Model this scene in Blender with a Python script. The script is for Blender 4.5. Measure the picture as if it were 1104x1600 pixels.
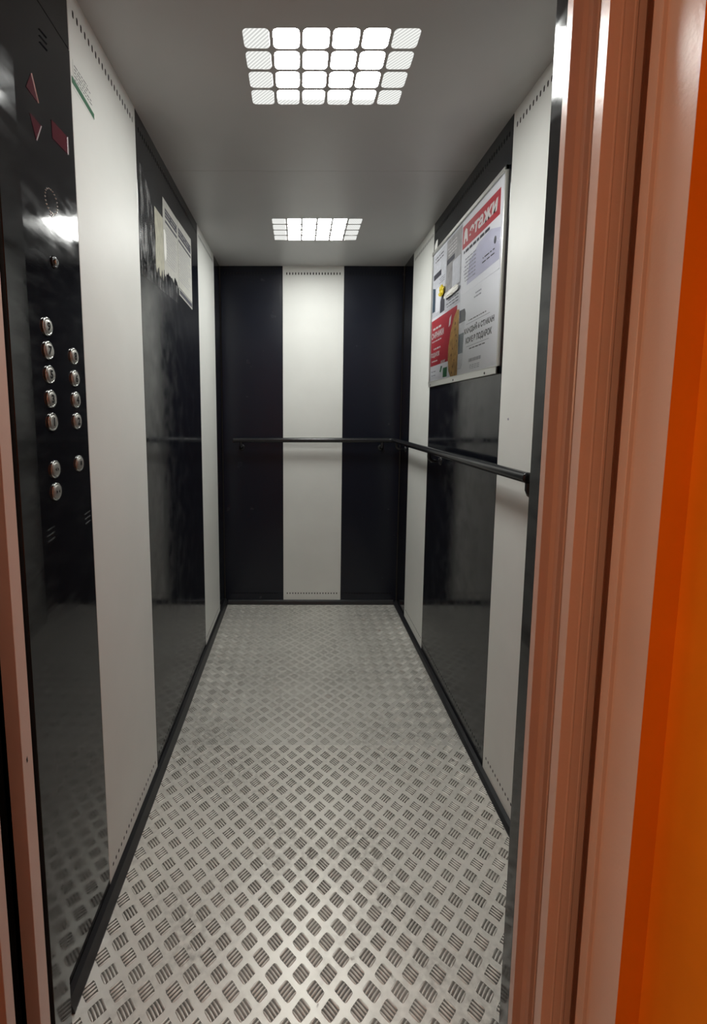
import bpy, bmesh, math, random
from mathutils import Matrix, Vector, noise

random.seed(7)
S = bpy.context.scene
for o in list(bpy.data.objects):
    bpy.data.objects.remove(o)
COL = S.collection

# ------------------------------------------------------------------ camera
W, D, H = 1.107, 2.072, 2.100        # cabin width, depth (back wall at Y=0, door at Y=-D), height
cam_data = bpy.data.cameras.new('camera')
cam = bpy.data.objects.new('camera', cam_data)
COL.objects.link(cam)
S.camera = cam
cam_data.sensor_fit = 'HORIZONTAL'
cam_data.sensor_width = 36.0
cam_data.lens = 697.225 / 1104 * 36
cam_data.shift_x = (552 - 466.54) / 1104
cam_data.shift_y = -(800 - 720.99) / 1104
cam_data.clip_start = 0.02
PITCH = 0.106823
right = Vector((1, 0.00055, 0.00122)).normalized()
fwd = Vector((-0.00042, math.cos(PITCH), -math.sin(PITCH))).normalized()
up = right.cross(fwd).normalized()
right = fwd.cross(up).normalized()
m = Matrix((right, up, -fwd)).transposed().to_4x4()
m.translation = Vector((0.4765, -2.7773, 1.2225))
cam.matrix_world = m

# ------------------------------------------------------------------ world, exposure, light levels
S.view_settings.view_transform = 'Standard'
S.view_settings.look = 'None'
S.view_settings.gamma = 1.0
S.view_settings.exposure = 0.0
S.view_settings.use_curve_mapping = False
S.cycles.use_denoising = True
S.cycles.max_bounces = 14
S.cycles.diffuse_bounces = 6
S.cycles.glossy_bounces = 6
S.cycles.sample_clamp_indirect = 6.0
world = bpy.data.worlds.new('world')
S.world = world
world.use_nodes = True
world.node_tree.nodes['Background'].inputs[0].default_value = (0.9, 0.75, 0.6, 1)
world.node_tree.nodes['Background'].inputs[1].default_value = 0.02
LAMP_CENTRE = 54.0       # brightness of the lit middle of each cabin lamp
LAMP_EDGE = 0.98
LANDING_FILL = 55.0      # warm fill light added on the unseen landing wall


# ------------------------------------------------------------------ materials
def srgb(r, g, b):
    f = lambda c: (c / 255 / 12.92) if c <= 10 else ((c / 255 + 0.055) / 1.055) ** 2.4
    return (f(r), f(g), f(b), 1)


def node(nt, kind, **kw):
    n = nt.nodes.new(kind)
    for k, v in kw.items():
        setattr(n, k, v)
    return n


def mat(name, color, rough=0.5, metal=0.0, ior=1.5, bump=None, bump_strength=0.1, vary=0.0,
        vary_scale=8.0, rough_vary=0.0, coat=0.0, stretch=None):
    mt = bpy.data.materials.new(name)
    mt.use_nodes = True
    nt = mt.node_tree
    b = nt.nodes['Principled BSDF']
    b.inputs['Base Color'].default_value = color
    b.inputs['Roughness'].default_value = rough
    b.inputs['Metallic'].default_value = metal
    b.inputs['IOR'].default_value = ior
    if coat:
        b.inputs['Coat Weight'].default_value = coat
        b.inputs['Coat Roughness'].default_value = 0.05
    tc = node(nt, 'ShaderNodeTexCoord')
    vec = tc.outputs['Object']
    if stretch:
        mp = node(nt, 'ShaderNodeMapping')
        mp.inputs['Scale'].default_value = stretch
        nt.links.new(vec, mp.inputs[0])
        vec = mp.outputs[0]
    if vary:
        n = node(nt, 'ShaderNodeTexNoise')
        n.inputs['Scale'].default_value = vary_scale
        n.inputs['Detail'].default_value = 6
        nt.links.new(vec, n.inputs['Vector'])
        r = node(nt, 'ShaderNodeMapRange')
        r.inputs['From Min'].default_value = 0.3
        r.inputs['From Max'].default_value = 0.7
        r.inputs['To Min'].default_value = 1 - vary
        r.inputs['To Max'].default_value = 1 + vary
        nt.links.new(n.outputs['Fac'], r.inputs['Value'])
        mx = node(nt, 'ShaderNodeVectorMath', operation='SCALE')
        mx.inputs[0].default_value = color[:3]
        nt.links.new(r.outputs[0], mx.inputs['Scale'])
        nt.links.new(mx.outputs[0], b.inputs['Base Color'])
    if rough_vary:
        n = node(nt, 'ShaderNodeTexNoise')
        n.inputs['Scale'].default_value = 14
        n.inputs['Detail'].default_value = 8
        nt.links.new(vec, n.inputs['Vector'])
        r = node(nt, 'ShaderNodeMapRange')
        r.inputs['From Min'].default_value = 0.35
        r.inputs['From Max'].default_value = 0.75
        r.inputs['To Min'].default_value = max(0.0, rough - rough_vary * 0.3)
        r.inputs['To Max'].default_value = rough + rough_vary
        nt.links.new(n.outputs['Fac'], r.inputs['Value'])
        nt.links.new(r.outputs[0], b.inputs['Roughness'])
    if bump:
        n = node(nt, 'ShaderNodeTexNoise')
        n.inputs['Scale'].default_value = bump
        n.inputs['Detail'].default_value = 4
        nt.links.new(vec, n.inputs['Vector'])
        bp = node(nt, 'ShaderNodeBump')
        bp.inputs['Strength'].default_value = bump_strength
        bp.inputs['Distance'].default_value = 0.001
        nt.links.new(n.outputs['Fac'], bp.inputs['Height'])
        nt.links.new(bp.outputs[0], b.inputs['Normal'])
    return mt


M_WHITE = mat('white_laminate', (0.755, 0.765, 0.735, 1), 0.46, ior=1.36, bump=260, bump_strength=0.25, vary=0.03, vary_scale=5)
M_BLACK = mat('black_laminate', (0.007, 0.008, 0.012, 1), 0.11, ior=1.45, bump=160, bump_strength=0.03, rough_vary=0.10)
M_BLACKBACK = mat('black_laminate_satin', (0.008, 0.010, 0.018, 1), 0.25, ior=1.42, bump=220, bump_strength=0.05, rough_vary=0.03)
M_PANEL = mat('black_control_plate', (0.009, 0.0095, 0.012, 1), 0.08, ior=1.5, bump=40, bump_strength=0.04, rough_vary=0.09, stretch=(1, 1, 3))
M_TRIM = mat('dark_grey_trim', (0.022, 0.023, 0.026, 1), 0.33, bump=80, bump_strength=0.05)
M_VOID = mat('dark_void', (0.004, 0.004, 0.004, 1), 0.9)
M_SHAFT = mat('shaft_dark', (0.012, 0.010, 0.008, 1), 0.8)
M_CEIL = mat('grey_painted_ceiling', (0.56, 0.56, 0.555, 1), 0.36, vary=0.03, vary_scale=3, bump=180, bump_strength=0.04)
M_RAIL = mat('black_rail_paint', (0.016, 0.017, 0.019, 1), 0.22, bump=50, bump_strength=0.03)
M_CHROME = mat('brushed_chrome', (0.62, 0.62, 0.60, 1), 0.16, metal=1.0)
M_RIM = mat('pale_rim', (0.75, 0.75, 0.78, 1), 0.3, metal=0.3)
M_BUTTON = mat('brushed_steel_button', (0.50, 0.49, 0.46, 1), 0.38, metal=0.9, bump=300, bump_strength=0.15)
M_ALU = mat('matt_aluminium', (0.60, 0.60, 0.57, 1), 0.38, metal=0.75, bump=120, bump_strength=0.05)
M_RED = mat('dark_red_display', (0.075, 0.006, 0.016, 1), 0.12, ior=1.5)
M_PAPER = mat('white_paper', (0.86, 0.87, 0.92, 1), 0.6, bump=30, bump_strength=0.1)
M_PAPERLAV = mat('lavender_print', (0.60, 0.60, 0.74, 1), 0.6, vary=0.06, vary_scale=9)
M_PAPERGREY = mat('grey_photo_print', (0.36, 0.35, 0.36, 1), 0.5, vary=0.25, vary_scale=30)
M_PAPERLIGHT = mat('pale_grey_print', (0.66, 0.67, 0.72, 1), 0.5, vary=0.10, vary_scale=40)
M_REDPRINT = mat('red_print', (0.50, 0.035, 0.055, 1), 0.5, vary=0.08, vary_scale=14)
M_INK = mat('grey_ink', (0.055, 0.055, 0.075, 1), 0.7)
M_INKLIGHT = mat('light_grey_ink', (0.30, 0.30, 0.36, 1), 0.7)
M_INKWHITE = mat('white_ink', (0.78, 0.76, 0.76, 1), 0.6)
M_NAVY = mat('slate_blue_print', (0.035, 0.07, 0.11, 1), 0.5)
M_FOOD = mat('tan_bread_print', (0.60, 0.37, 0.13, 1), 0.5, vary=0.25, vary_scale=45)
M_FOODDOT = mat('brown_spot_print', (0.22, 0.11, 0.04, 1), 0.5)
M_GREENPRINT = mat('green_print', (0.05, 0.22, 0.10, 1), 0.5)
M_YELLOW = mat('yellow_crumpled_paper', (0.80, 0.62, 0.02, 1), 0.6)
M_NOTICE = mat('old_notice_paper', (0.52, 0.52, 0.48, 1), 0.7, vary=0.08, vary_scale=60, bump=60, bump_strength=0.3)
M_OLDPAPER = mat('yellowed_paper', (0.46, 0.45, 0.36, 1), 0.75, vary=0.22, vary_scale=40, bump=50, bump_strength=0.5, stretch=(1, 4, 0.8))
M_BRIGHTPAPER = mat('fresh_white_tear', (0.90, 0.90, 0.86, 1), 0.7)
M_LABELGREEN = mat('green_sticker', (0.03, 0.14, 0.07, 1), 0.45)
M_PORTAL = mat('terracotta_paint', (0.74, 0.53, 0.44, 1), 0.28, bump=140, bump_strength=0.25, vary=0.05, vary_scale=4)
M_ORANGE = mat('orange_wall_paint', (0.86, 0.255, 0.003, 1), 0.8, ior=1.3, vary=0.06, vary_scale=6, bump=90, bump_strength=0.2)
M_LANDWHITE = mat('landing_ceiling_paint', (0.55, 0.5, 0.42, 1), 0.8, vary=0.03)
M_LANDFLOOR = mat('landing_floor_tile', (0.20, 0.16, 0.13, 1), 0.5, vary=0.12, vary_scale=12)
M_SILL = mat('grooved_sill_metal', (0.45, 0.43, 0.40, 1), 0.35, metal=0.9, bump=80, bump_strength=0.1)


def tread_material(name, base, rough, dirt_amount):
    mt = bpy.data.materials.new(name)
    mt.use_nodes = True
    nt = mt.node_tree
    b = nt.nodes['Principled BSDF']
    b.inputs['Metallic'].default_value = 0.35
    tc = node(nt, 'ShaderNodeTexCoord')
    n1 = node(nt, 'ShaderNodeTexNoise')
    n1.inputs['Scale'].default_value = 3.2
    n1.inputs['Detail'].default_value = 9
    n1.inputs['Roughness'].default_value = 0.62
    nt.links.new(tc.outputs['Object'], n1.inputs['Vector'])
    n2 = node(nt, 'ShaderNodeTexNoise')
    n2.inputs['Scale'].default_value = 70
    n2.inputs['Detail'].default_value = 5
    nt.links.new(tc.outputs['Object'], n2.inputs['Vector'])
    r1 = node(nt, 'ShaderNodeMapRange')
    r1.inputs['From Min'].default_value = 0.40
    r1.inputs['From Max'].default_value = 0.72
    nt.links.new(n1.outputs['Fac'], r1.inputs['Value'])
    r2 = node(nt, 'ShaderNodeMapRange')
    r2.inputs['From Min'].default_value = 0.35
    r2.inputs['From Max'].default_value = 0.8
    nt.links.new(n2.outputs['Fac'], r2.inputs['Value'])
    mu = node(nt, 'ShaderNodeMath', operation='MULTIPLY')
    nt.links.new(r1.outputs[0], mu.inputs[0])
    nt.links.new(r2.outputs[0], mu.inputs[1])
    m2 = node(nt, 'ShaderNodeMath', operation='MULTIPLY')
    m2.inputs[1].default_value = dirt_amount
    nt.links.new(mu.outputs[0], m2.inputs[0])
    # a few dark blots
    vo = node(nt, 'ShaderNodeTexNoise')
    vo.inputs['Scale'].default_value = 21
    vo.inputs['Detail'].default_value = 3
    nt.links.new(tc.outputs['Object'], vo.inputs['Vector'])
    r3 = node(nt, 'ShaderNodeMapRange')
    r3.inputs['From Min'].default_value = 0.70
    r3.inputs['From Max'].default_value = 0.76
    r3.inputs['To Max'].default_value = 0.75
    nt.links.new(vo.outputs['Fac'], r3.inputs['Value'])
    mxx = node(nt, 'ShaderNodeMath', operation='MAXIMUM')
    nt.links.new(m2.outputs[0], mxx.inputs[0])
    nt.links.new(r3.outputs[0], mxx.inputs[1])
    mix = node(nt, 'ShaderNodeMix', data_type='RGBA')
    mix.inputs['A'].default_value = base
    mix.inputs['B'].default_value = (0.10, 0.085, 0.065, 1)
    nt.links.new(mxx.outputs[0], mix.inputs['Factor'])
    nt.links.new(mix.outputs['Result'], b.inputs['Base Color'])
    rr = node(nt, 'ShaderNodeMapRange')
    rr.inputs['To Min'].default_value = rough
    rr.inputs['To Max'].default_value = rough + 0.3
    nt.links.new(mxx.outputs[0], rr.inputs['Value'])
    nt.links.new(rr.outputs[0], b.inputs['Roughness'])
    bp = node(nt, 'ShaderNodeBump')
    bp.inputs['Strength'].default_value = 0.25
    bp.inputs['Distance'].default_value = 0.0006
    nt.links.new(n2.outputs['Fac'], bp.inputs['Height'])
    nt.links.new(bp.outputs[0], b.inputs['Normal'])
    return mt


M_TREAD = tread_material('aluminium_tread_plate', (0.82, 0.80, 0.74, 1), 0.38, 0.8)
M_GRIMESHADE = mat('grime_and_shade_between_bars', (0.17, 0.16, 0.14, 1), 0.5, metal=0.3, vary=0.45, vary_scale=9)  # dirt colour that also carries the shade between the bars
M_GRIMESHADEREAR = mat('grime_and_shade_rear_plate', (0.32, 0.31, 0.275, 1), 0.6, metal=0.2, vary=0.35, vary_scale=7)  # paler rear version, shade between bars likewise put into the colour
M_TREADREAR = tread_material('worn_tread_plate', (0.72, 0.705, 0.655, 1), 0.44, 0.8)


def lamp_material(name, x0, x1, y0, y1, rear):
    """Prismatic diffuser: tubes stand behind the four middle columns, the outer ones get less."""
    mt = bpy.data.materials.new(name)
    mt.use_nodes = True
    nt = mt.node_tree
    nt.nodes.remove(nt.nodes['Principled BSDF'])
    out = nt.nodes['Material Output']
    em = node(nt, 'ShaderNodeEmission')
    em.inputs['Color'].default_value = (0.99, 1.0, 0.96, 1)
    nt.links.new(em.outputs[0], out.inputs[0])
    tc = node(nt, 'ShaderNodeTexCoord')
    sp = node(nt, 'ShaderNodeSeparateXYZ')
    nt.links.new(tc.outputs['Object'], sp.inputs[0])

    def band(sock, a, b_, lo, hi, soft):
        r = node(nt, 'ShaderNodeMapRange')
        r.interpolation_type = 'SMOOTHSTEP'
        r.inputs['From Min'].default_value = a - soft
        r.inputs['From Max'].default_value = a + soft
        r.inputs['To Min'].default_value = 0
        r.inputs['To Max'].default_value = 1
        nt.links.new(sock, r.inputs['Value'])
        q = node(nt, 'ShaderNodeMapRange')
        q.interpolation_type = 'SMOOTHSTEP'
        q.inputs['From Min'].default_value = b_ - soft
        q.inputs['From Max'].default_value = b_ + soft
        q.inputs['To Min'].default_value = 1
        q.inputs['To Max'].default_value = 0
        nt.links.new(sock, q.inputs['Value'])
        mm = node(nt, 'ShaderNodeMath', operation='MULTIPLY')
        nt.links.new(r.outputs[0], mm.inputs[0])
        nt.links.new(q.outputs[0], mm.inputs[1])
        return mm.outputs[0]
    c = (x1 - x0) / 6
    bx = band(sp.outputs['X'], x0 + c * 0.97, x1 - c * 1.03, 0, 1, 0.004)
    by = band(sp.outputs['Y'], y0 - 0.1, y1 - (0.045 if not rear else -0.05), 0, 1, 0.03)
    mm = node(nt, 'ShaderNodeMath', operation='MULTIPLY')
    nt.links.new(bx, mm.inputs[0])
    nt.links.new(by, mm.inputs[1])
    st = node(nt, 'ShaderNodeMapRange')
    st.inputs['To Min'].default_value = LAMP_EDGE
    st.inputs['To Max'].default_value = LAMP_CENTRE
    nt.links.new(mm.outputs[0], st.inputs['Value'])
    # prismatic ribs of the diffuser
    wv = node(nt, 'ShaderNodeTexWave')
    wv.wave_type = 'BANDS'
    wv.bands_direction = 'DIAGONAL'
    wv.inputs['Scale'].default_value = 58
    nt.links.new(tc.outputs['Object'], wv.inputs['Vector'])
    rb = node(nt, 'ShaderNodeMapRange')
    rb.inputs['To Min'].default_value = 0.62
    rb.inputs['To Max'].default_value = 1.05
    nt.links.new(wv.outputs['Fac'], rb.inputs['Value'])
    m3 = node(nt, 'ShaderNodeMath', operation='MULTIPLY')
    nt.links.new(st.outputs[0], m3.inputs[0])
    nt.links.new(rb.outputs[0], m3.inputs[1])
    nt.links.new(m3.outputs[0], em.inputs['Strength'])
    return mt


def pane_material():
    mt = bpy.data.materials.new('clear_plastic_pane')
    mt.use_nodes = True
    nt = mt.node_tree
    nt.nodes.remove(nt.nodes['Principled BSDF'])
    out = nt.nodes['Material Output']
    fr = node(nt, 'ShaderNodeFresnel')
    fr.inputs['IOR'].default_value = 1.28
    tr = node(nt, 'ShaderNodeBsdfTransparent')
    gl = node(nt, 'ShaderNodeBsdfGlossy')
    gl.inputs['Roughness'].default_value = 0.07
    tc = node(nt, 'ShaderNodeTexCoord')
    n = node(nt, 'ShaderNodeTexNoise')
    n.inputs['Scale'].default_value = 6
    nt.links.new(tc.outputs['Object'], n.inputs['Vector'])
    bp = node(nt, 'ShaderNodeBump')
    bp.inputs['Strength'].default_value = 0.3
    bp.inputs['Distance'].default_value = 0.002
    nt.links.new(n.outputs['Fac'], bp.inputs['Height'])
    nt.links.new(bp.outputs[0], gl.inputs['Normal'])
    mx = node(nt, 'ShaderNodeMixShader')
    nt.links.new(fr.outputs[0], mx.inputs[0])
    nt.links.new(tr.outputs[0], mx.inputs[1])
    nt.links.new(gl.outputs[0], mx.inputs[2])
    nt.links.new(mx.outputs[0], out.inputs[0])
    return mt


M_PANE = pane_material()


# ------------------------------------------------------------------ mesh helpers
class MB:
    """Collects faces; build() links them as one mesh object."""

    def __init__(self):
        self.v, self.f, self.s = [], [], []

    def poly(self, pts, smooth=False):
        b = len(self.v)
        self.v += [tuple(p) for p in pts]
        self.f.append(tuple(range(b, b + len(pts))))
        self.s.append(smooth)

    def add(self, vs, fs, smooth=False):
        b = len(self.v)
        self.v += [tuple(p) for p in vs]
        for f in fs:
            self.f.append(tuple(b + i for i in f))
            self.s.append(smooth)

    def box(self, x0, x1, y0, y1, z0, z1):
        x0, x1 = sorted((x0, x1)); y0, y1 = sorted((y0, y1)); z0, z1 = sorted((z0, z1))
        vs = [(x, y, z) for x in (x0, x1) for y in (y0, y1) for z in (z0, z1)]
        self.add(vs, [(0, 1, 3, 2), (4, 6, 7, 5), (0, 4, 5, 1), (2, 3, 7, 6), (0, 2, 6, 4), (1, 5, 7, 3)])

    def prism(self, poly, axis, a, b):
        """Closed polygon of (p,q) extruded along an axis from a to b."""
        def P(p, q, t):
            return {'x': (t, p, q), 'y': (p, t, q), 'z': (p, q, t)}[axis]
        n = len(poly)
        vs = [P(p, q, a) for p, q in poly] + [P(p, q, b) for p, q in poly]
        fs = [(i, (i + 1) % n, n + (i + 1) % n, n + i) for i in range(n)]
        fs += [tuple(reversed(range(n))), tuple(range(n, 2 * n))]
        self.add(vs, fs)

    def tube(self, path, r, n=16, caps=True):
        path = [Vector(p) for p in path]
        rings = []
        ref = Vector((0, 0, 1))
        for i, p in enumerate(path):
            t = (path[min(i + 1, len(path) - 1)] - path[max(i - 1, 0)]).normalized()
            if abs(t.dot(ref)) > 0.95:
                ref = Vector((1, 0, 0))
            a = t.cross(ref).normalized()
            b = t.cross(a).normalized()
            rr = r[i] if isinstance(r, (list, tuple)) else r
            rings.append([p + a * rr * math.cos(k * 2 * math.pi / n) + b * rr * math.sin(k * 2 * math.pi / n) for k in range(n)])
        vs = [q for ring in rings for q in ring]
        fs = []
        for i in range(len(path) - 1):
            for k in range(n):
                fs.append((i * n + k, i * n + (k + 1) % n, (i + 1) * n + (k + 1) % n, (i + 1) * n + k))
        self.add(vs, fs, True)
        if caps:
            self.poly(rings[0]); self.poly(rings[-1])

    def lathe(self, origin, axis, u, prof, n=32):
        """Profile of (radius, height along axis)."""
        o, ax, u = Vector(origin), Vector(axis), Vector(u)
        w = ax.cross(u)
        rings = [[o + ax * h + (u * math.cos(k * 2 * math.pi / n) + w * math.sin(k * 2 * math.pi / n)) * r for k in range(n)] for r, h in prof]
        vs = [q for ring in rings for q in ring]
        fs = []
        for i in range(len(prof) - 1):
            for k in range(n):
                fs.append((i * n + k, i * n + (k + 1) % n, (i + 1) * n + (k + 1) % n, (i + 1) * n + k))
        self.add(vs, fs, True)
        self.poly(rings[-1])

    def build(self, name, material, parent=None, fix=True):
        me = bpy.data.meshes.new(name)
        me.from_pydata(self.v, [], self.f)
        me.polygons.foreach_set('use_smooth', self.s)
        for mm in (material if isinstance(material, (list, tuple)) else [material]):
            me.materials.append(mm)
        me.update()
        o = bpy.data.objects.new(name, me)
        COL.objects.link(o)
        if parent:
            o.parent = parent
        if fix:
            bm = bmesh.new()
            bm.from_mesh(me)
            bmesh.ops.recalc_face_normals(bm, faces=bm.faces)
            bm.to_mesh(me)
            bm.free()
        return o


def tag(o, label, cat, group=None):
    o['label'] = label
    o['category'] = cat
    if group:
        o['group'] = group
    return o


def structure(o):
    o['kind'] = 'structure'
    return o


def empty(name, loc=(0, 0, 0)):
    o = bpy.data.objects.new(name, None)
    o.empty_display_size = 0.05
    COL.objects.link(o)
    o.location = loc
    return o


def keep(o, parent):
    """Parent without moving."""
    o.parent = parent
    o.matrix_parent_inverse = Matrix.Translation(-Vector(parent.location))
    return o


# wall frames: u runs along the wall, v up, d off the wall into the cabin
def wl(u, v, d=0.0): return (d, u, v)
def wr(u, v, d=0.0): return (W - d, u, v)
def wb(u, v, d=0.0): return (u, -d, v)


def rounded_hole_cell(mb, P, u0, u1, v0, v1, cu, cv, hw, hh, r, d=0.0, deep=0.0, seg=4):
    """A rectangle with a rounded rectangular hole through it."""
    inner, outer = [], []
    for qx, qy, a0 in ((1, 1, 0), (-1, 1, 90), (-1, -1, 180), (1, -1, 270)):
        arc = []
        for k in range(seg):
            a = math.radians(a0 + 90 * k / (seg - 1))
            arc.append((cu + qx * (hw - r) + r * math.cos(a), cv + qy * (hh - r) + r * math.sin(a)))
        ox, oy = (u1 if qx > 0 else u0), (v1 if qy > 0 else v0)
        for k, p in enumerate(arc):
            inner.append(p)
            if k == 0:
                outer.append((ox, p[1]) if qx * qy > 0 else (p[0], oy))
            elif k == seg - 1:
                outer.append((p[0], oy) if qx * qy > 0 else (ox, p[1]))
            else:
                outer.append((ox, oy))
    n = len(inner)
    for i in range(n):
        j = (i + 1) % n
        pts = [outer[i], outer[j], inner[j], inner[i]]
        if outer[i] == outer[j]:
            pts = [outer[i], inner[j], inner[i]]
        mb.poly([P(a, b, d) for a, b in pts])
        if deep:
            mb.poly([P(inner[i][0], inner[i][1], d), P(inner[j][0], inner[j][1], d),
                     P(inner[j][0], inner[j][1], d - deep), P(inner[i][0], inner[i][1], d - deep)])


def wall_panel(P, u0, u1, v0, v1, holes, material, parent, name='panel', top=2.056, bot=0.068):
    """Sheet panel with chamfered folded edges and, near top and bottom, a row of slots."""
    mb = MB()
    g, c = 0.0005, 0.0012
    a0, a1, b0, b1 = u0 + g, u1 - g, v0, v1
    i0, i1 = a0 + c, a1 - c
    # chamfers and returns along the vertical edges
    for a, i in ((a0, i0), (a1, i1)):
        mb.poly([P(a, b0, -c), P(i, b0, 0), P(i, b1, 0), P(a, b1, -c)])
        mb.poly([P(a, b0, -0.008), P(a, b0, -c), P(a, b1, -c), P(a, b1, -0.008)])
    if not holes:
        mb.poly([P(i0, b0, 0), P(i1, b0, 0), P(i1, b1, 0), P(i0, b1, 0)])
    else:
        pitch = 0.0177
        n = int((i1 - i0 - 0.018) / pitch)
        s0 = (i0 + i1) / 2 - n * pitch / 2
        rows = [(bot, 0.0050), (top, 0.0075)]
        zc = b0
        for cz, hh in rows:
            r0, r1 = cz - 0.010, cz + 0.010
            mb.poly([P(i0, zc, 0), P(i1, zc, 0), P(i1, r0, 0), P(i0, r0, 0)])
            mb.poly([P(i0, r0, 0), P(s0, r0, 0), P(s0, r1, 0), P(i0, r1, 0)])
            mb.poly([P(s0 + n * pitch, r0, 0), P(i1, r0, 0), P(i1, r1, 0), P(s0 + n * pitch, r1, 0)])
            for k in range(n):
                ua = s0 + k * pitch
                rounded_hole_cell(mb, P, ua, ua + pitch, r0, r1, ua + pitch / 2, cz, 0.0032, hh, 0.003)
            zc = r1
        mb.poly([P(i0, zc, 0), P(i1, zc, 0), P(i1, b1, 0), P(i0, b1, 0)])
    return mb.build(name, material, parent)


# ================================================================== CABIN SHELL
def wall_backing(name, P, u0, u1):
    mb = MB()
    pts = [P(u0, -0.01, -0.008), P(u1, -0.01, -0.008), P(u1, H + 0.01, -0.008), P(u0, H + 0.01, -0.008)]
    qts = [P(u0, -0.01, -0.03), P(u1, -0.01, -0.03), P(u1, H + 0.01, -0.03), P(u0, H + 0.01, -0.03)]
    mb.add(pts + qts, [(0, 1, 2, 3), (7, 6, 5, 4), (0, 4, 5, 1), (1, 5, 6, 2), (2, 6, 7, 3), (3, 7, 4, 0)])
    return structure(mb.build(name, M_VOID))


Z0 = 0.0
wall_left = wall_backing('wall_left', wl, -D, 0.0)
wall_panel(wl, -1.768, -1.385, Z0, H, True, M_WHITE, wall_left)
dark_l = wall_panel(wl, -1.385, -0.593, Z0, H, True, M_BLACK, wall_left)
wall_panel(wl, -0.593, -0.185, Z0, H, True, M_WHITE, wall_left)
wall_panel(wl, -0.185, -0.002, Z0, H, False, M_BLACK, wall_left)
wall_panel(wl, -D + 0.05, -1.768, 1.9705, H, False, M_PANEL, wall_left)
wall_right = wall_backing('wall_right', wr, -D, 0.0)
wall_panel(wr, -D, -1.750, Z0, H, False, M_BLACK, wall_right)
wall_panel(wr, -1.750, -1.365, Z0, H, True, M_WHITE, wall_right)
wall_panel(wr, -1.365, -0.593, Z0, H, True, M_BLACK, wall_right)
wall_panel(wr, -0.593, -0.215, Z0, H, True, M_WHITE, wall_right)
wall_panel(wr, -0.215, -0.002, Z0, H, False, M_BLACK, wall_right)
wall_back = wall_backing('wall_back', wb, 0.0, W)
wall_panel(wb, 0.004, 0.377, Z0, H, True, M_BLACKBACK, wall_back)
wall_panel(wb, 0.377, 0.746, Z0, H, True, M_WHITE, wall_back)
wall_panel(wb, 0.746, W - 0.004, Z0, H, True, M_BLACKBACK, wall_back)



def baseboard(name, prof, P, u0, u1):
    """prof: list of (distance from wall, height)."""
    mb = MB()
    n = len(prof)
    vs = [P(u0, z, d) for d, z in prof] + [P(u1, z, d) for d, z in prof]
    fs = [(i, (i + 1) % n, n + (i + 1) % n, n + i) for i in range(n)]
    fs += [tuple(range(n)), tuple(range(n, 2 * n))]
    mb.add(vs, fs)
    return structure(mb.build(name, M_TRIM))


baseboard('baseboard_left', [(0.0, -0.001), (0.0, 0.036), (0.002, 0.037), (0.0105, 0.029), (0.020, 0.004), (0.020, -0.001)], wl, -1.99, -0.0005)
baseboard('baseboard_right', [(0.0, -0.001), (0.0, 0.019), (0.002, 0.020), (0.012, 0.015), (0.020, 0.004), (0.020, -0.001)], wr, -D + 0.04, -0.0005)
baseboard('baseboard_back', [(0.0, -0.001), (0.0, 0.024), (0.002, 0.025), (0.013, 0.019), (0.020, 0.004), (0.020, -0.001)], wb, 0.0205, W - 0.0205)


# ---- ceiling: two grey sheets with a fine joint, openings for both lamps
LAMPS = [(0.340, 0.762, -1.659, -1.397, False), (0.348, 0.768, -0.654, -0.394, True)]
mb = MB()
SEAM = -1.051


def sheet_with_opening(mb, x0, x1, y0, y1, hx0, hx1, hy0, hy1, z):
    xs, ys = [x0, hx0, hx1, x1], [y0, hy0, hy1, y1]
    for i in range(3):
        for j in range(3):
            if i == 1 and j == 1:
                continue
            mb.poly([(xs[i], ys[j], z), (xs[i + 1], ys[j], z), (xs[i + 1], ys[j + 1], z), (xs[i], ys[j + 1], z)])
    for (a, b) in (((hx0, hy0), (hx1, hy0)), ((hx1, hy0), (hx1, hy1)), ((hx1, hy1), (hx0, hy1)), ((hx0, hy1), (hx0, hy0))):
        mb.poly([(a[0], a[1], z), (b[0], b[1], z), (b[0], b[1], z + 0.012), (a[0], a[1], z + 0.012)])


L0, L1 = LAMPS
sheet_with_opening(mb, 0, W, -D + 0.03, SEAM - 0.0009, L0[0], L0[1], L0[2], L0[3], H)
sheet_with_opening(mb, 0, W, SEAM + 0.0009, 0, L1[0], L1[1], L1[2], L1[3], H)
for s in (-1, 1):
    y = SEAM + s * 0.0009
    mb.poly([(0, y, H), (W, y, H), (W, y, H + 0.012), (0, y, H + 0.012)])
ceiling = structure(mb.build('ceiling', M_CEIL, fix=False))
mb = MB()
for x0, x1, y0, y1 in ((-0.03, W + 0.03, -D, L0[2] - 0.01), (-0.03, W + 0.03, L0[3] + 0.01, L1[2] - 0.01), (-0.03, W + 0.03, L1[3] + 0.01, 0.03)):
    mb.box(x0, x1, y0, y1, H + 0.013, H + 0.03)
mb.build('ceiling_backing', M_VOID, ceiling)

# ---- floor: two aluminium tread plates, the front one lapping over the rear
FSEAM = -1.2434
PITCH_T = 0.0600


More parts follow.
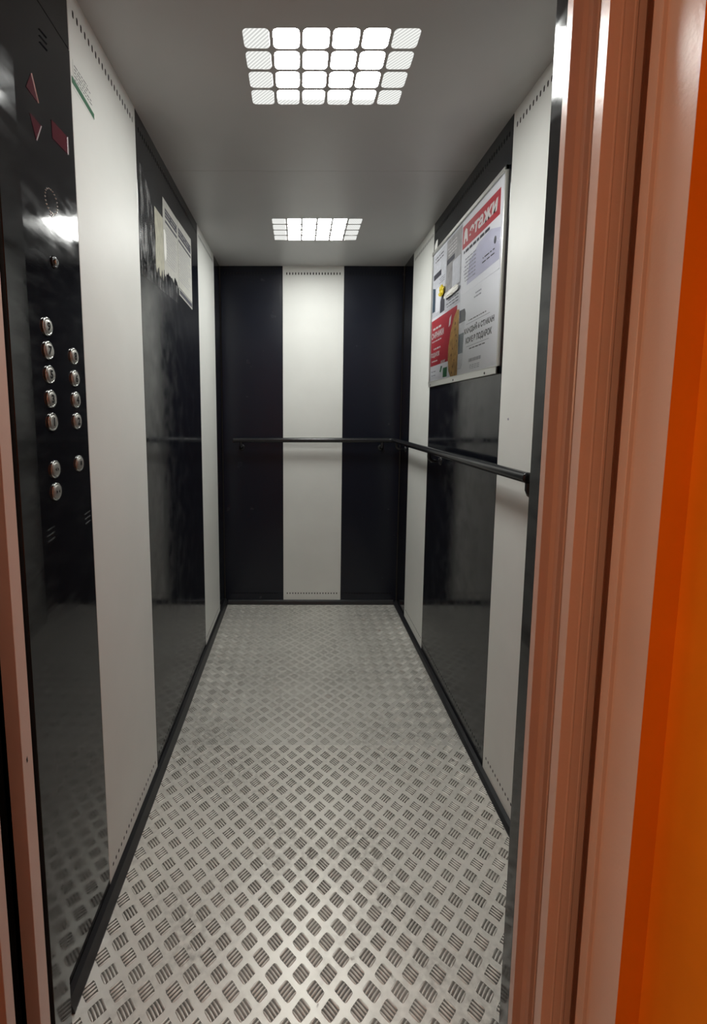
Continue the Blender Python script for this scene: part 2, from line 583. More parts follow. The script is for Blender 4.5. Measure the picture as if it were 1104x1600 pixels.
def tread_grime_shade(mb, x0, x1, y0, y1, ox, oy, z, seed):
    """Dark patches under every group: dirt, plus painted shade between the bars."""
    rnd = random.Random(seed)
    for typ in (0, 1):
        a = math.radians(45 if typ == 0 else -45)
        ux, uy = math.cos(a), math.sin(a)
        bx, by = ox + typ * PITCH_T / 2, oy + typ * PITCH_T / 2
        for i in range(-12, 13):
            for j in range(-40, 41):
                gx, gy = bx + i * PITCH_T, by + j * PITCH_T
                if not (x0 + 0.006 < gx < x1 - 0.006 and y0 + 0.015 < gy < y1 - 0.006):
                    continue
                pts = []
                for k in range(20):
                    t = 2 * math.pi * (k + 0.5) / 20
                    cc, ss = math.cos(t), math.sin(t)
                    ra = 0.0140 * (abs(cc) ** 0.3) * (1 if cc > 0 else -1) * rnd.uniform(0.92, 1.02)
                    rb = 0.0164 * (abs(ss) ** 0.3) * (1 if ss > 0 else -1) * rnd.uniform(0.92, 1.02)
                    pts.append((min(max(gx + ux * ra - uy * rb, x0), x1), gy + uy * ra + ux * rb, z + 0.00008))
                mb.poly(pts)


def tread_bars(mb, x0, x1, y0, y1, ox, oy, z, L=0.0298, spacing=0.0071, wid=0.0024, hgt=0.0014):
    st = [(-1.0, 0.0, 0.0), (-0.72, 0.78, 0.8), (0.0, 1.0, 1.0), (0.72, 0.78, 0.8), (1.0, 0.0, 0.0)]
    for typ in (0, 1):
        a = math.radians(45 if typ == 0 else -45)
        ux, uy = math.cos(a), math.sin(a)         # along the bar
        nx, ny = -uy, ux                          # across
        bx, by = ox + typ * PITCH_T / 2, oy + typ * PITCH_T / 2
        i0 = int(math.floor((x0 - bx) / PITCH_T)) - 1
        i1 = int(math.ceil((x1 - bx) / PITCH_T)) + 1
        j0 = int(math.floor((y0 - by) / PITCH_T)) - 1
        j1 = int(math.ceil((y1 - by) / PITCH_T)) + 1
        for i in range(i0, i1 + 1):
            for j in range(j0, j1 + 1):
                gx, gy = bx + i * PITCH_T, by + j * PITCH_T
                for k in range(-2, 3):
                    cx, cy = gx + nx * k * spacing, gy + ny * k * spacing
                    lx = L * (0.98 if abs(k) < 2 else 0.90) / 2
                    e0, e1 = (cx - ux * lx, cy - uy * lx), (cx + ux * lx, cy + uy * lx)
                    if min(e0[0], e1[0]) < x0 or max(e0[0], e1[0]) > x1 or min(e0[1], e1[1]) < y0 or max(e0[1], e1[1]) > y1:
                        continue
                    vs = [(e0[0], e0[1], z)]
                    for s, w_, h_ in st[1:-1]:
                        px, py = cx + ux * lx * s, cy + uy * lx * s
                        for t, hh in ((-1, 0), (-0.6, 0.72), (0, 1), (0.6, 0.72), (1, 0)):
                            vs.append((px + nx * wid * w_ * t, py + ny * wid * w_ * t, z + hgt * h_ * hh))
                    vs.append((e1[0], e1[1], z))
                    fs = []
                    for r in range(2):
                        for q in range(4):
                            p = 1 + r * 5 + q
                            fs.append((p, p + 5, p + 6, p + 1))
                    for q in range(4):
                        fs.append((0, 1 + q, 2 + q))
                        fs.append((16, 12 + q, 11 + q))
                    mb.add(vs, fs, True)


mb = MB()
mb.poly([(0, -D, -0.0001), (W, -D, -0.0001), (W, FSEAM, -0.0001), (0, FSEAM, -0.0001)])
mb.poly([(0, FSEAM, -0.0001), (W, FSEAM, -0.0001), (W, FSEAM, -0.0022), (0, FSEAM, -0.0022)])
tread_bars(mb, 0.002, W - 0.002, -D + 0.004, FSEAM, 0.5127, -1.2934, -0.0001)
mb.box(-0.03, W + 0.03, -D, 0.03, -0.03, -0.0025)
floor = structure(mb.build('floor', M_TREAD, fix=False))
mb = MB()
tread_grime_shade(mb, 0.002, W - 0.002, -D + 0.004, FSEAM, 0.5127, -1.2934, -0.0001, 1)
g = mb.build('grime_shade', M_GRIMESHADE, floor, fix=False)
g['kind'] = 'stuff'
mb = MB()
tread_grime_shade(mb, 0.002, W - 0.002, FSEAM, -0.002, 0.4850, -1.1330, -0.0022, 2)
g = mb.build('grime_shade', M_GRIMESHADEREAR, floor, fix=False)
g['kind'] = 'stuff'
mb = MB()
mb.poly([(0, FSEAM - 0.02, -0.0022), (W, FSEAM - 0.02, -0.0022), (W, 0, -0.0022), (0, 0, -0.0022)])
tread_bars(mb, 0.002, W - 0.002, FSEAM, -0.002, 0.4850, -1.1330, -0.0022)
mb.build('rear_plate', M_TREADREAR, floor, fix=False)


# ---- cabin front: left reveal, right return, transom
XL, XR = 0.030, 0.861
mb = MB()
mb.prism([(-0.03, -D), (XL - 0.001, -D), (XL, -D + 0.001), (XL, -2.019), (XL - 0.001, -2.018), (-0.0005, -2.018), (-0.03, -2.018)], 'z', -0.03, H)
structure(mb.build('trim_1', M_PANEL))
mb = MB()
mb.prism([(XR, -D + 0.001), (XR + 0.001, -D), (W + 0.03, -D), (W + 0.03, -2.040), (XR + 0.001, -2.040), (XR, -2.041)], 'z', -0.03, H)
structure(mb.build('trim_2', M_PANEL))
mb = MB()
mb.box(XL, XR, -D, -2.040, 2.0, H)
structure(mb.build('trim_3', M_PANEL))

# ---- landing portal and doors, terracotta paint
TOPZ = 2.02
# open car door panel (leading edge and stepped front)
mb = MB()
mb.prism([(0.8526, -2.087), (0.8526, -2.1006), (0.8665, -2.1006), (0.8708, -2.1060), (0.8720, -2.1143), (0.8785, -2.1143),
          (0.8800, -2.1160), (0.8830, -2.1160), (0.8850, -2.1143), (1.36, -2.1143), (1.36, -2.087)], 'z', -0.01, TOPZ)
structure(mb.build('door_1', M_PORTAL))
# open landing door panel with faint pressed ribs
mb = MB()
mb.prism([(0.8688, -2.137), (0.8688, -2.1548), (0.8690, -2.1550), (0.8840, -2.1550), (0.8855, -2.1555), (0.8870, -2.1555), (0.8880, -2.1550),
          (0.9000, -2.1550), (0.9015, -2.1556), (0.9045, -2.1556), (0.9060, -2.1550), (0.9156, -2.1550), (0.9156, -2.1390), (0.9300, -2.1390), (0.9300, -2.1550), (1.38, -2.1550), (1.38, -2.137)], 'z', -0.01, TOPZ)
structure(mb.build('door_2', M_PORTAL))
# right leg of the portal
FY0, FY1 = -2.170, -2.2455
mb = MB()
mb.prism([(0.9085, -2.177), (0.9085, -2.1918), (0.9091, -2.1924), (0.9146, -2.1924), (0.9148, -2.1930), (0.9148, -2.2455),
          (0.9151, -2.2455), (0.9151, -2.200), (0.930, -2.200), (0.930, -2.177)], 'z', -0.02, TOPZ)
structure(mb.build('trim_4', M_PORTAL))
# left strike post of the car door
mb = MB()
mb.prism([(0.030, -2.085), (0.030, -2.1113), (0.0294, -2.1119), (0.0064, -2.1119), (0.0064, -2.085)], 'z', -0.01, TOPZ)
structure(mb.build('trim_5', M_PORTAL))
# left leg of the portal
mb = MB()
mb.prism([(0.030, -2.1705), (0.030, -2.1888), (0.0294, -2.1894), (0.012, -2.1894), (0.012, -2.2450), (0.0115, -2.2455), (-0.02, -2.2455), (-0.02, -2.1705)], 'z', -0.02, TOPZ)
structure(mb.build('trim_6', M_PORTAL))
# head of the portal
mb = MB()
mb.box(-0.02, 0.930, -2.2455, -2.177, TOPZ, TOPZ + 0.12)
structure(mb.build('trim_7', M_PORTAL))
# dark shaft around the gap
mb = MB()
mb.box(-0.22, -0.20, -2.26, -2.03, -0.2, 2.35)
mb.box(1.40, 1.42, -2.26, -2.03, -0.2, 2.35)
mb.box(-0.22, 1.42, -2.26, -2.03, 2.33, 2.35)
mb.box(-0.20, -0.031, -2.075, -2.065, -0.2, 2.35)
mb.box(W + 0.031, 1.40, -2.075, -2.065, -0.2, 2.35)
structure(mb.build('trim_8', M_SHAFT))
# sills
mb = MB()
for k in range(3):
    mb.box(-0.1, 1.2, -D - 0.012 - 0.016 * k - 0.012, -D - 0.012 - 0.016 * k, -0.03, -0.002)
mb.box(-0.1, 1.2, -2.126, -2.074, -0.035, -0.012)
structure(mb.build('trim_9', M_SILL))
mb = MB()
mb.box(-0.1, 1.2, -2.150, -2.134, -0.035, -0.002)
mb.box(-0.1, 1.2, -2.178, -2.158, -0.035, -0.002)
mb.box(-0.1, 1.2, -2.178, -2.134, -0.035, -0.012)
structure(mb.build('trim_10', M_SILL))

# ---- landing: thick orange wall with the opening, floor, ceiling, other walls
LX0, LX1, LY0, LZ = -1.4, 2.6, -4.3, 2.6
RV0, RV1, HD = -0.036, 0.947, 2.145
FACEY = -2.60
mb = MB()
mb.box(LX0, RV0, FACEY, -2.2456, -0.02, LZ)
mb.box(RV1, LX1, FACEY, -2.2456, -0.02, LZ)
mb.box(RV0, RV1, FACEY, -2.2456, HD, LZ)
mb.box(LX0, -0.221, -2.2456, -2.20, -0.02, LZ)
mb.box(1.421, LX1, -2.2456, -2.20, -0.02, LZ)
mb.box(0.9152, 0.9600, -2.2455, -2.215, -0.02, LZ)
mb.box(-0.050, 0.0115, -2.2450, -2.215, -0.02, LZ)
structure(mb.build('wall_front', M_ORANGE))
mb = MB()
mb.box(LX0 - 0.1, LX0, LY0, -2.2, -0.02, LZ)
structure(mb.build('wall_landing_left', M_ORANGE))
mb = MB()
mb.box(LX1, LX1 + 0.1, LY0, -2.2, -0.02, LZ)
structure(mb.build('wall_landing_right', M_ORANGE))
mb = MB()
mb.box(LX0, LX1, LY0 - 0.1, LY0, -0.02, LZ)
structure(mb.build('wall_landing_rear', M_LANDWHITE))
mb = MB()
mb.box(LX0, LX1, LY0, -2.180, -0.06, -0.004)
structure(mb.build('floor_landing', M_LANDFLOOR))
mb = MB()
mb.box(LX0, LX1, LY0, -2.2, LZ, LZ + 0.1)
structure(mb.build('ceiling_landing', M_LANDWHITE))

# ================================================================== LAMPS
for li, (x0, x1, y0, y1, rear) in enumerate(LAMPS):
    cxl, cyl = (x0 + x1) / 2, (y0 + y1) / 2
    root = empty('ceiling_light', (cxl, cyl, H))
    tag(root, 'glowing rectangular grid lamp in the grey ceiling, %s' %
        ('the near one before the joint' if not rear else 'the far one beside the back wall'), 'ceiling light', 'grid lamps in the cabin ceiling')
    mb = MB()
    nx_, ny_ = 6, 4
    cw, ch = (x1 - x0) / nx_, (y1 - y0) / ny_

    def PC(u, v, d=0.0, x0=x0, y0=y0):
        return (u, v, H - d)
    for i in range(nx_):
        for j in range(ny_):
            a, b = x0 + i * cw, y0 + j * ch
            rounded_hole_cell(mb, PC, a, a + cw, b, b + ch, a + cw / 2, b + ch / 2, cw / 2 - 0.0042, ch / 2 - 0.0040,
                              0.011 if not rear else 0.007, d=-0.0003, deep=0.0008, seg=5)
    keep(mb.build('grille', M_CEIL), root)
    mb = MB()
    mb.poly([(x0, y0, H + 0.004), (x1, y0, H + 0.004), (x1, y1, H + 0.004), (x0, y1, H + 0.004)])
    d = mb.build('diffuser', lamp_material('lamp_diffuser_%s' % ('rear' if rear else 'front'), x0, x1, y0, y1, rear), fix=False)
    for p in d.data.polygons:
        p.flip()
    keep(d, root)
    mb = MB()
    mb.box(x0 - 0.008, x1 + 0.008, y0 - 0.008, y1 + 0.008, H + 0.0125, H + 0.06)
    keep(mb.build('housing', M_ALU), root)

# warm fill light, added out of view on the left landing wall to brighten the portal
mt = bpy.data.materials.new('warm_fill_glow')
mt.use_nodes = True
bb = mt.node_tree.nodes['Principled BSDF']
bb.inputs['Emission Color'].default_value = (1.0, 0.70, 0.45, 1)
bb.inputs['Emission Strength'].default_value = LANDING_FILL
LP = (-1.4, -3.3, 1.40)
lr = empty('added_landing_light', LP)
tag(lr, 'round warm fill light added on the unseen landing wall outside the elevator', 'fill light')
mb = MB()
mb.lathe(LP, (1, 0, 0), (0, 1, 0), [(0.17, 0.0), (0.17, 0.025), (0.16, 0.03)])
keep(mb.build('base', M_ALU), lr)
mb = MB()
mb.lathe((LP[0] + 0.03, LP[1], LP[2]), (1, 0, 0), (0, 1, 0), [(0.155, 0.0), (0.15, 0.03), (0.12, 0.055), (0.07, 0.07), (0.01, 0.075)])
keep(mb.build('fill_light_shade', mt), lr)

# ================================================================== HANDRAIL
RO, RZ, RR = 0.052, 1.061, 0.0145
rail = empty('handrail', (W / 2, -RO, RZ))
tag(rail, 'round black handrail running along the back wall and the right wall', 'handrail')
mb = MB()
cx_, cy_ = W - RO, -RO
path = [(0.076, cy_, RZ)]
path += [(cx_ - 0.030, cy_, RZ)]
for k in range(1, 7):
    a = math.radians(90 * k / 7)
    path.append((cx_ - 0.030 + 0.030 * math.sin(a), cy_ - 0.030 + 0.030 * math.cos(a), RZ))
path += [(cx_, cy_ - 0.030, RZ), (cx_, -0.6, RZ), (cx_, -1.2, RZ), (cx_, -1.66, RZ)]
mb.tube(path, RR, 24)
keep(mb.build('rail_tube', M_RAIL), rail)
mb = MB()
mb.lathe((0.0762, cy_, RZ), (-1, 0, 0), (0, 1, 0), [(RR, 0), (RR * 0.9, 0.003), (RR * 0.5, 0.005), (0.001, 0.0055)], 20)
keep(mb.build('end_cap', M_RAIL), rail)
mb = MB()
mb.lathe((cx_, -1.6598, RZ), (0, -1, 0), (1, 0, 0), [(RR, 0), (RR * 0.9, 0.003), (RR * 0.5, 0.005), (0.001, 0.0055)], 20)
keep(mb.build('end_cap', M_RAIL), rail)


def bracket(P, u):
    mb = MB()
    zz = RZ - 0.048
    pth = [P(u, RZ - RR + 0.002, RO), P(u, RZ - 0.030, RO), P(u, RZ - 0.040, RO - 0.004), P(u, zz + 0.001, RO - 0.014), P(u, zz, RO - 0.024), P(u, zz, 0.004)]
    mb.tube(pth, 0.0085, 12)
    n = Vector(P(u, zz, 1)) - Vector(P(u, zz, 0))
    mb.lathe(P(u, zz, 0.0), n, (0, 0, 1), [(0.019, 0.0002), (0.019, 0.003), (0.015, 0.006), (0.009, 0.008)], 24)
    keep(mb.build('bracket', M_RAIL), rail)


for u in (0.122, 0.985):
    bracket(wb, u)
for u in (-0.135, -0.80, -1.665):
    bracket(wr, u)

# ================================================================== CONTROL PANEL (left wall, by the door)
cp = empty('control_panel', (0.0, -1.89, 0.0))
tag(cp, 'tall glossy black operating panel with steel floor buttons beside the door', 'control panel')
mb = MB()
u0, u1, v0, v1 = -2.0175, -1.7685, 0.002, 1.9685
c = 0.001
mb.poly([wl(u0 + c, v0, 0.0005), wl(u1 - c, v0, 0.0005), wl(u1 - c, v1 - c, 0.0005), wl(u0 + c, v1 - c, 0.0005)])
mb.poly([wl(u1 - c, v0, 0.0005), wl(u1, v0, -0.001), wl(u1, v1, -0.001), wl(u1 - c, v1 - c, 0.0005)])
mb.poly([wl(u0, v0, -0.001), wl(u0 + c, v0, 0.0005), wl(u0 + c, v1 - c, 0.0005), wl(u0, v1, -0.001)])
mb.poly([wl(u0 + c, v1 - c, 0.0005), wl(u1 - c, v1 - c, 0.0005), wl(u1, v1, -0.001), wl(u0, v1, -0.001)])
mb.poly([wl(u1, v0, -0.001), wl(u1, v0, -0.007), wl(u1, v1, -0.007), wl(u1, v1, -0.001)])
keep(mb.build('face_plate', M_PANEL, fix=False), cp)
PF = 0.0005


def text_mesh(body, right_dir, up_dir, centre, width, height, material, name, parent, offset, bold=0.0, shear=0.0):
    cu = bpy.data.curves.new('t', 'FONT')
    cu.body = body
    cu.size = 1.0
    cu.resolution_u = 3
    cu.offset = bold
    cu.shear = shear
    tmp = bpy.data.objects.new('t', cu)
    COL.objects.link(tmp)
    dg = bpy.context.evaluated_depsgraph_get()
    me = bpy.data.meshes.new_from_object(tmp.evaluated_get(dg))
    bpy.data.objects.remove(tmp)
    bpy.data.curves.remove(cu)
    xs = [v.co.x for v in me.vertices]
    ys = [v.co.y for v in me.vertices]
    if not xs:
        return None
    x0, x1, y0, y1 = min(xs), max(xs), min(ys), max(ys)
    sx = width / (x1 - x0) if width else height / (y1 - y0)
    sy = height / (y1 - y0) if height else sx
    r, u_, c_ = Vector(right_dir), Vector(up_dir), Vector(centre)
    n = r.cross(u_)
    for v in me.vertices:
        v.co = c_ + r * ((v.co.x - (x0 + x1) / 2) * sx) + u_ * ((v.co.y - (y0 + y1) / 2) * sy) + n * offset
    me.materials.clear()
    me.materials.append(material)
    o = bpy.data.objects.new(name, me)
    COL.objects.link(o)
    if parent:
        if parent.type == 'EMPTY':
            keep(o, parent)
        else:
            o.parent = parent
    return o


def marks(mb, P, du, polys, d):
    for pl in polys:
        mb.poly([P(a, b, d) for a, b in pl])


def push_button(u, z, glyph):
    mb = MB()
    r = 0.0172
    mb.lathe(wl(u, z, PF), (1, 0, 0), (0, 1, 0), [(r, 0.0), (r, 0.0022), (r - 0.0008, 0.0034), (r - 0.0030, 0.0034), (r - 0.0036, 0.0020)], 32)
    ring = mb.build('button', M_CHROME)
    keep(ring, cp)
    mb = MB()
    mb.lathe(wl(u, z, PF + 0.0018), (1, 0, 0), (0, 1, 0), [(r - 0.0042, 0.0), (r - 0.0042, 0.0022), (r - 0.0055, 0.0030), (0.006, 0.0033), (0.0005, 0.0034)], 32)
    f = mb.build('button_face', M_BUTTON)
    f.parent = ring
    fd = PF + 0.0018 + 0.0036
    if isinstance(glyph, str):
        g = text_mesh(glyph, (0, 1, 0), (0, 0, 1), (0, u, z), None, 0.0165, M_VOID, 'numeral', None, fd, bold=0.05)
    else:
        mb = MB()
        marks(mb, wl, 1, [[(u + a, z + b) for a, b in pl] for pl in glyph], fd)
        g = mb.build('symbol', M_VOID)
    g.parent = ring


OPEN = [[(-0.0065, 0), (-0.0015, 0.0042), (-0.0015, -0.0042)], [(0.0065, 0), (0.0015, -0.0042), (0.0015, 0.0042)]]
CLOSE = [[(-0.0015, 0), (-0.0065, 0.0042), (-0.0065, -0.0042)], [(0.0015, 0), (0.0065, -0.0042), (0.0065, 0.0042)]]
BELL = [[(-0.0050, -0.0035), (0.0050, -0.0035), (0.0036, -0.001), (0.0030, 0.0035), (0.0012, 0.0055), (-0.0012, 0.0055), (-0.0030, 0.0035), (-0.0036, -0.001)],
        [(-0.0013, -0.0060), (0.0013, -0.0060), (0.0013, -0.0042), (-0.0013, -0.0042)]]
for z, g in ((1.385, '9'), (1.341, '7'), (1.296, '5'), (1.250, '3'), (1.206, '1'), (1.114, OPEN), (1.070, CLOSE)):
    push_button(-1.9145, z, g)
for z, g in ((1.342, '8'), (1.296, '6'), (1.251, '4'), (1.206, '2'), (1.115, BELL)):
    push_button(-1.8180, z, g)

# arrows and floor display: recessed dark red windows with a bright bevelled rim
def window_poly(name, pts, label, rim_edges):
    mb = MB()
    mb.poly([wl(a, b, PF + 0.0006) for a, b in pts])
    w = keep(mb.build(name, M_RED), cp)
    mb = MB()
    for (i, j) in rim_edges:
        a, b = Vector(pts[i]), Vector(pts[j])
        n = Vector((b - a).yx); n.y = -n.y; n.normalize(); n = n * 0.0012
        mb.add([wl(a.x, a.y, PF + 0.0006), wl(b.x, b.y, PF + 0.0006), wl(b.x + n.x, b.y + n.y, PF + 0.0018), wl(a.x + n.x, a.y + n.y, PF + 0.0018)], [(0, 1, 2, 3)])
        mb.add([wl(a.x + n.x, a.y + n.y, PF + 0.0018), wl(b.x + n.x, b.y + n.y, PF + 0.0018), wl(b.x + 2 * n.x, b.y + 2 * n.y, PF), wl(a.x + 2 * n.x, a.y + 2 * n.y, PF)], [(0, 1, 2, 3)])
    r = mb.build('rim', M_RIM)
    r.parent = w


window_poly('up_arrow', [(-1.936, 1.788), (-1.900, 1.784), (-1.918, 1.822)], '', [(1, 2)])
window_poly('down_arrow', [(-1.930, 1.750), (-1.913, 1.714), (-1.895, 1.749)], '', [(1, 2)])
window_poly('floor_display', [(-1.856, 1.750), (-1.797, 1.752), (-1.797, 1.786), (-1.857, 1.783)], '', [(1, 2)])
# speaker ring of small studs
mb = MB()
for k in range(20):
    a = 2 * math.pi * k / 20
    mb.lathe(wl(-1.872 + 0.0215 * math.cos(a), 1.627 + 0.0215 * math.sin(a), PF), (1, 0, 0), (0, 1, 0), [(0.0017, 0), (0.0015, 0.0008), (0.0006, 0.0013)], 8)
for k in range(5):
    a = 2 * math.pi * k / 5
    mb.lathe(wl(-1.874 + 0.005 * math.cos(a), 1.603 + 0.004 * math.sin(a), PF), (1, 0, 0), (0, 1, 0), [(0.0017, 0), (0.0015, 0.0008), (0.0006, 0.0013)], 8)
keep(mb.build('speaker_perforation', M_CHROME), cp)
# key switch
mb = MB()
mb.lathe(wl(-1.875, 1.514, PF), (1, 0, 0), (0, 1, 0), [(0.0115, 0), (0.0115, 0.002), (0.0095, 0.0035), (0.0075, 0.0030)], 28)
ks = keep(mb.build('key_switch', M_RAIL), cp)
mb = MB()
mb.lathe(wl(-1.875, 1.514, PF + 0.0028), (1, 0, 0), (0, 1, 0), [(0.0062, 0), (0.0062, 0.003), (0.0050, 0.0040)], 24)
kc = mb.build('key_cylinder', M_CHROME)
kc.parent = ks
mb = MB()
mb.box(PF + 0.0066, PF + 0.0070, -1.8757, -1.8743, 1.5105, 1.5175)
kk = mb.build('key_slot', M_VOID)
kk.parent = ks
# louvre marks
for (u, z) in ((-1.940, 0.990), (-1.791, 0.988), (-1.871, 1.910)):
    mb = MB()
    for k in range(3):
        zz = z + (k - 1) * 0.011
        mb.add([wl(u - 0.012, zz - 0.0025, PF), wl(u + 0.012, zz + 0.0010, PF), wl(u + 0.012, zz + 0.0035, PF + 0.0020), wl(u - 0.012, zz, PF + 0.0020),
                wl(u - 0.012, zz + 0.0006, PF), wl(u + 0.012, zz + 0.0042, PF)], [(0, 1, 2, 3), (3, 2, 5, 4)])
    keep(mb.build('louvre', M_PANEL), cp)


# ================================================================== PAPER HELPERS
class Sheet:
    """Print on a wall. side 'r' or 'l'; u is the viewer's left-to-right position in metres."""

    def __init__(self, side):
        self.side = side

    def P(self, u, v, d=0.0):
        return wr(u, v, d) if self.side == 'r' else wl(u, v, d)

    def R(self):
        return (0, -1, 0) if self.side == 'r' else (0, 1, 0)

    def poly(self, name, pts, d, material, parent=None, th=0.0004):
        mb = MB()
        n = len(pts)
        vs = [self.P(a, b, d) for a, b in pts] + [self.P(a, b, d - th) for a, b in pts]
        fs = [tuple(range(n)), tuple(reversed(range(n, 2 * n)))] + [(i, n + i, n + (i + 1) % n, (i + 1) % n) for i in range(n)]
        mb.add(vs, fs)
        o = mb.build(name, material)
        if parent:
            o.parent = parent
        return o

    def rect(self, name, u0, u1, v0, v1, d, material, parent=None, th=0.0004):
        return self.poly(name, [(u0, v0), (u1, v0), (u1, v1), (u0, v1)], d, material, parent, th)

    def lines(self, name, u0, u1, v0, v1, n, d, material, parent, frac=0.45, word=0.014, seed=0):
        """Rows of small word-like strokes, illegible small print."""
        rnd = random.Random(seed)
        mb = MB()
        step = (v1 - v0) / n
        a, b = min(u0, u1), max(u0, u1)
        for k in range(n):
            z = v0 + (k + 0.5) * step
            h = step * frac / 2
            x = a
            end = b - rnd.random() * (b - a) * 0.25
            while x < end - 0.002:
                w_ = min(end - x, word * (0.4 + rnd.random()))
                mb.poly([self.P(p, q, d) for p, q in ((x, z - h), (x + w_, z - h), (x + w_, z + h), (x, z + h))])
                x += w_ + word * 0.25
        o = mb.build(name, material)
        o.parent = parent
        return o

    def text(self, body, u0, u1, v0, v1, d, material, parent, bold=0.02, shear=0.0):
        c_ = self.P((u0 + u1) / 2, (v0 + v1) / 2, 0)
        return text_mesh(body, self.R(), (0, 0, 1), c_, abs(u1 - u0), abs(v1 - v0), material, 'lettering', parent, d, bold, shear)


# ================================================================== NOTICE FRAME (right wall)
R_ = Sheet('r')
FU0, FU1, FV0, FV1 = -0.605, -1.352, 1.349, 1.966      # viewer's left, right, bottom, top
fr = empty('notice_frame', (W, -0.98, FV0))
tag(fr, 'wide aluminium poster frame on the right wall above the handrail', 'poster frame')
mb = MB()
fw, fd = 0.021, 0.0100


def bar(mb, a0, a1, b0, b1, inner_side):
    """One frame bar with a stepped lip."""
    mb.box(W - fd, W - 0.0003, a0, a1, b0, b1)


mb.box(W - fd, W - 0.0003, FU1, FU0, FV0, FV0 + 0.024)
mb.box(W - fd, W - 0.0003, FU1, FU0, FV1 - 0.014, FV1)
mb.box(W - fd, W - 0.0003, FU1, FU1 + 0.007, FV0, FV1)
mb.box(W - fd, W - 0.0003, FU0 - 0.008, FU0, FV0, FV1)
mb.box(W - fd - 0.0015, W - fd, FU1, FU0, FV0 + 0.0225, FV0 + 0.0245)
mb.box(W - fd - 0.0015, W - fd, FU1, FU0, FV1 - 0.0145, FV1 - 0.0125)
frame = keep(mb.build('frame', M_ALU), fr)
bv = frame.modifiers.new('bevel', 'BEVEL')
bv.width = 0.0006
bv.segments = 2
mb = MB()
mb.box(W - 0.0045, W - 0.0003, FU1 + 0.007, FU0 - 0.008, FV0 + 0.024, FV1 - 0.014)
keep(mb.build('backing_board', M_PAPER), fr)
mb = MB()
mb.poly([wr(FU0 - 0.008, FV0 + 0.024, 0.0078), wr(FU1 + 0.007, FV0 + 0.024, 0.0078), wr(FU1 + 0.007, FV1 - 0.014, 0.0078), wr(FU0 - 0.008, FV1 - 0.014, 0.0078)])
keep(mb.build('clear_pane', M_PANE, fix=False), fr)
for u in (-0.640, -0.952, -1.259):
    mb = MB()
    mb.lathe(wr(u, FV0 + 0.009, fd), (-1, 0, 0), (0, 1, 0), [(0.0045, 0.0), (0.0042, 0.0012), (0.0020, 0.0020)], 16)
    keep(mb.build('screw', M_TRIM), fr)

# the papers lie between backing board and pane
B1, B2, B3 = 0.0052, 0.0056, 0.0060
SP = -0.985
# real-estate sheet
s1 = R_.rect('advert_sheet', SP, -1.333, 1.675, 1.950, B1, M_PAPER)
tag(s1, 'white advert with red banner at upper right of the poster frame', 'poster')
R_.poly('banner', [(-0.990, 1.845), (-1.312, 1.842), (-1.312, 1.922), (-0.990, 1.928)], B2, M_REDPRINT, s1)
R_.poly('logo', [(-1.000, 1.862), (-1.014, 1.862), (-1.016, 1.876), (-1.028, 1.876), (-1.030, 1.862), (-1.044, 1.862), (-1.036, 1.905), (-1.022, 1.914), (-1.008, 1.905)], B3, M_INKWHITE, s1)
R_.text('этажи', -1.058, -1.296, 1.862, 1.902, B3, M_INKWHITE, s1, bold=0.035, shear=0.15)
R_.poly('building_picture', [(-1.05, 1.700), (-1.322, 1.705), (-1.322, 1.800), (-1.25, 1.822), (-1.15, 1.815), (-1.07, 1.780)], B2, M_PAPERLAV, s1)
R_.lines('heading_print', -1.000, -1.24, 1.822, 1.836, 1, B3, M_INK, s1, frac=0.7, word=0.03, seed=1)
R_.lines('small_print', -1.000, -1.13, 1.712, 1.805, 7, B3, M_INKLIGHT, s1, frac=0.3, word=0.02, seed=2)
R_.lines('contact_print', -1.175, -1.285, 1.728, 1.756, 2, B3, M_INK, s1, frac=0.3, word=0.03, seed=3)
R_.poly('round_mark', [(-1.286 - 0.009 * math.cos(k * math.pi / 8), 1.775 + 0.012 * math.sin(k * math.pi / 8)) for k in range(16)], B3, M_INK, s1)
# coffee sheet
s2 = R_.rect('advert_sheet', SP, -1.333, 1.376, 1.672, B1, M_PAPER)
tag(s2, 'white coffee advert with a takeaway cup at lower right of the poster frame', 'poster')
R_.lines('small_print', -1.075, -1.24, 1.560, 1.569, 1, B2, M_INK, s2, frac=0.45, word=0.02, seed=4)
R_.rect('rule_line', -1.06, -1.27, 1.553, 1.5545, B2, M_INKLIGHT, s2)
R_.text('КАЖДЫЙ 6 СТАКАН', -1.045, -1.305, 1.516, 1.545, B2, M_INK, s2, bold=0.055)
R_.text('КОФЕ В ПОДАРОК', -1.062, -1.292, 1.478, 1.506, B2, M_INK, s2, bold=0.055)
R_.rect('rule_line', -1.07, -1.27, 1.470, 1.4715, B2, M_INKLIGHT, s2)
R_.lines('small_print', -1.075, -1.24, 1.456, 1.465, 1, B2, M_INK, s2, frac=0.45, word=0.02, seed=5)
R_.lines('footer_print', -1.09, -1.20, 1.384, 1.402, 3, B2, M_INKLIGHT, s2, frac=0.35, word=0.02, seed=6)
R_.lines('logo_print', -1.09, -1.21, 1.408, 1.428, 1, B2, M_INKLIGHT, s2, frac=0.6, word=0.008, seed=7)
R_.lines('logo_print', -1.12, -1.19, 1.630, 1.655, 2, B2, M_INKLIGHT, s2, frac=0.4, word=0.012, seed=8)
cup = R_.poly('cup_picture', [(-0.987, 1.395), (-1.020, 1.395), (-1.032, 1.412), (-1.046, 1.600), (-0.987, 1.600)], B2, M_PAPERLIGHT, s2)
R_.poly('cup_lid', [(-0.987, 1.572), (-1.050, 1.572), (-1.052, 1.600), (-1.040, 1.618), (-0.987, 1.620)], B3, M_INK, cup)
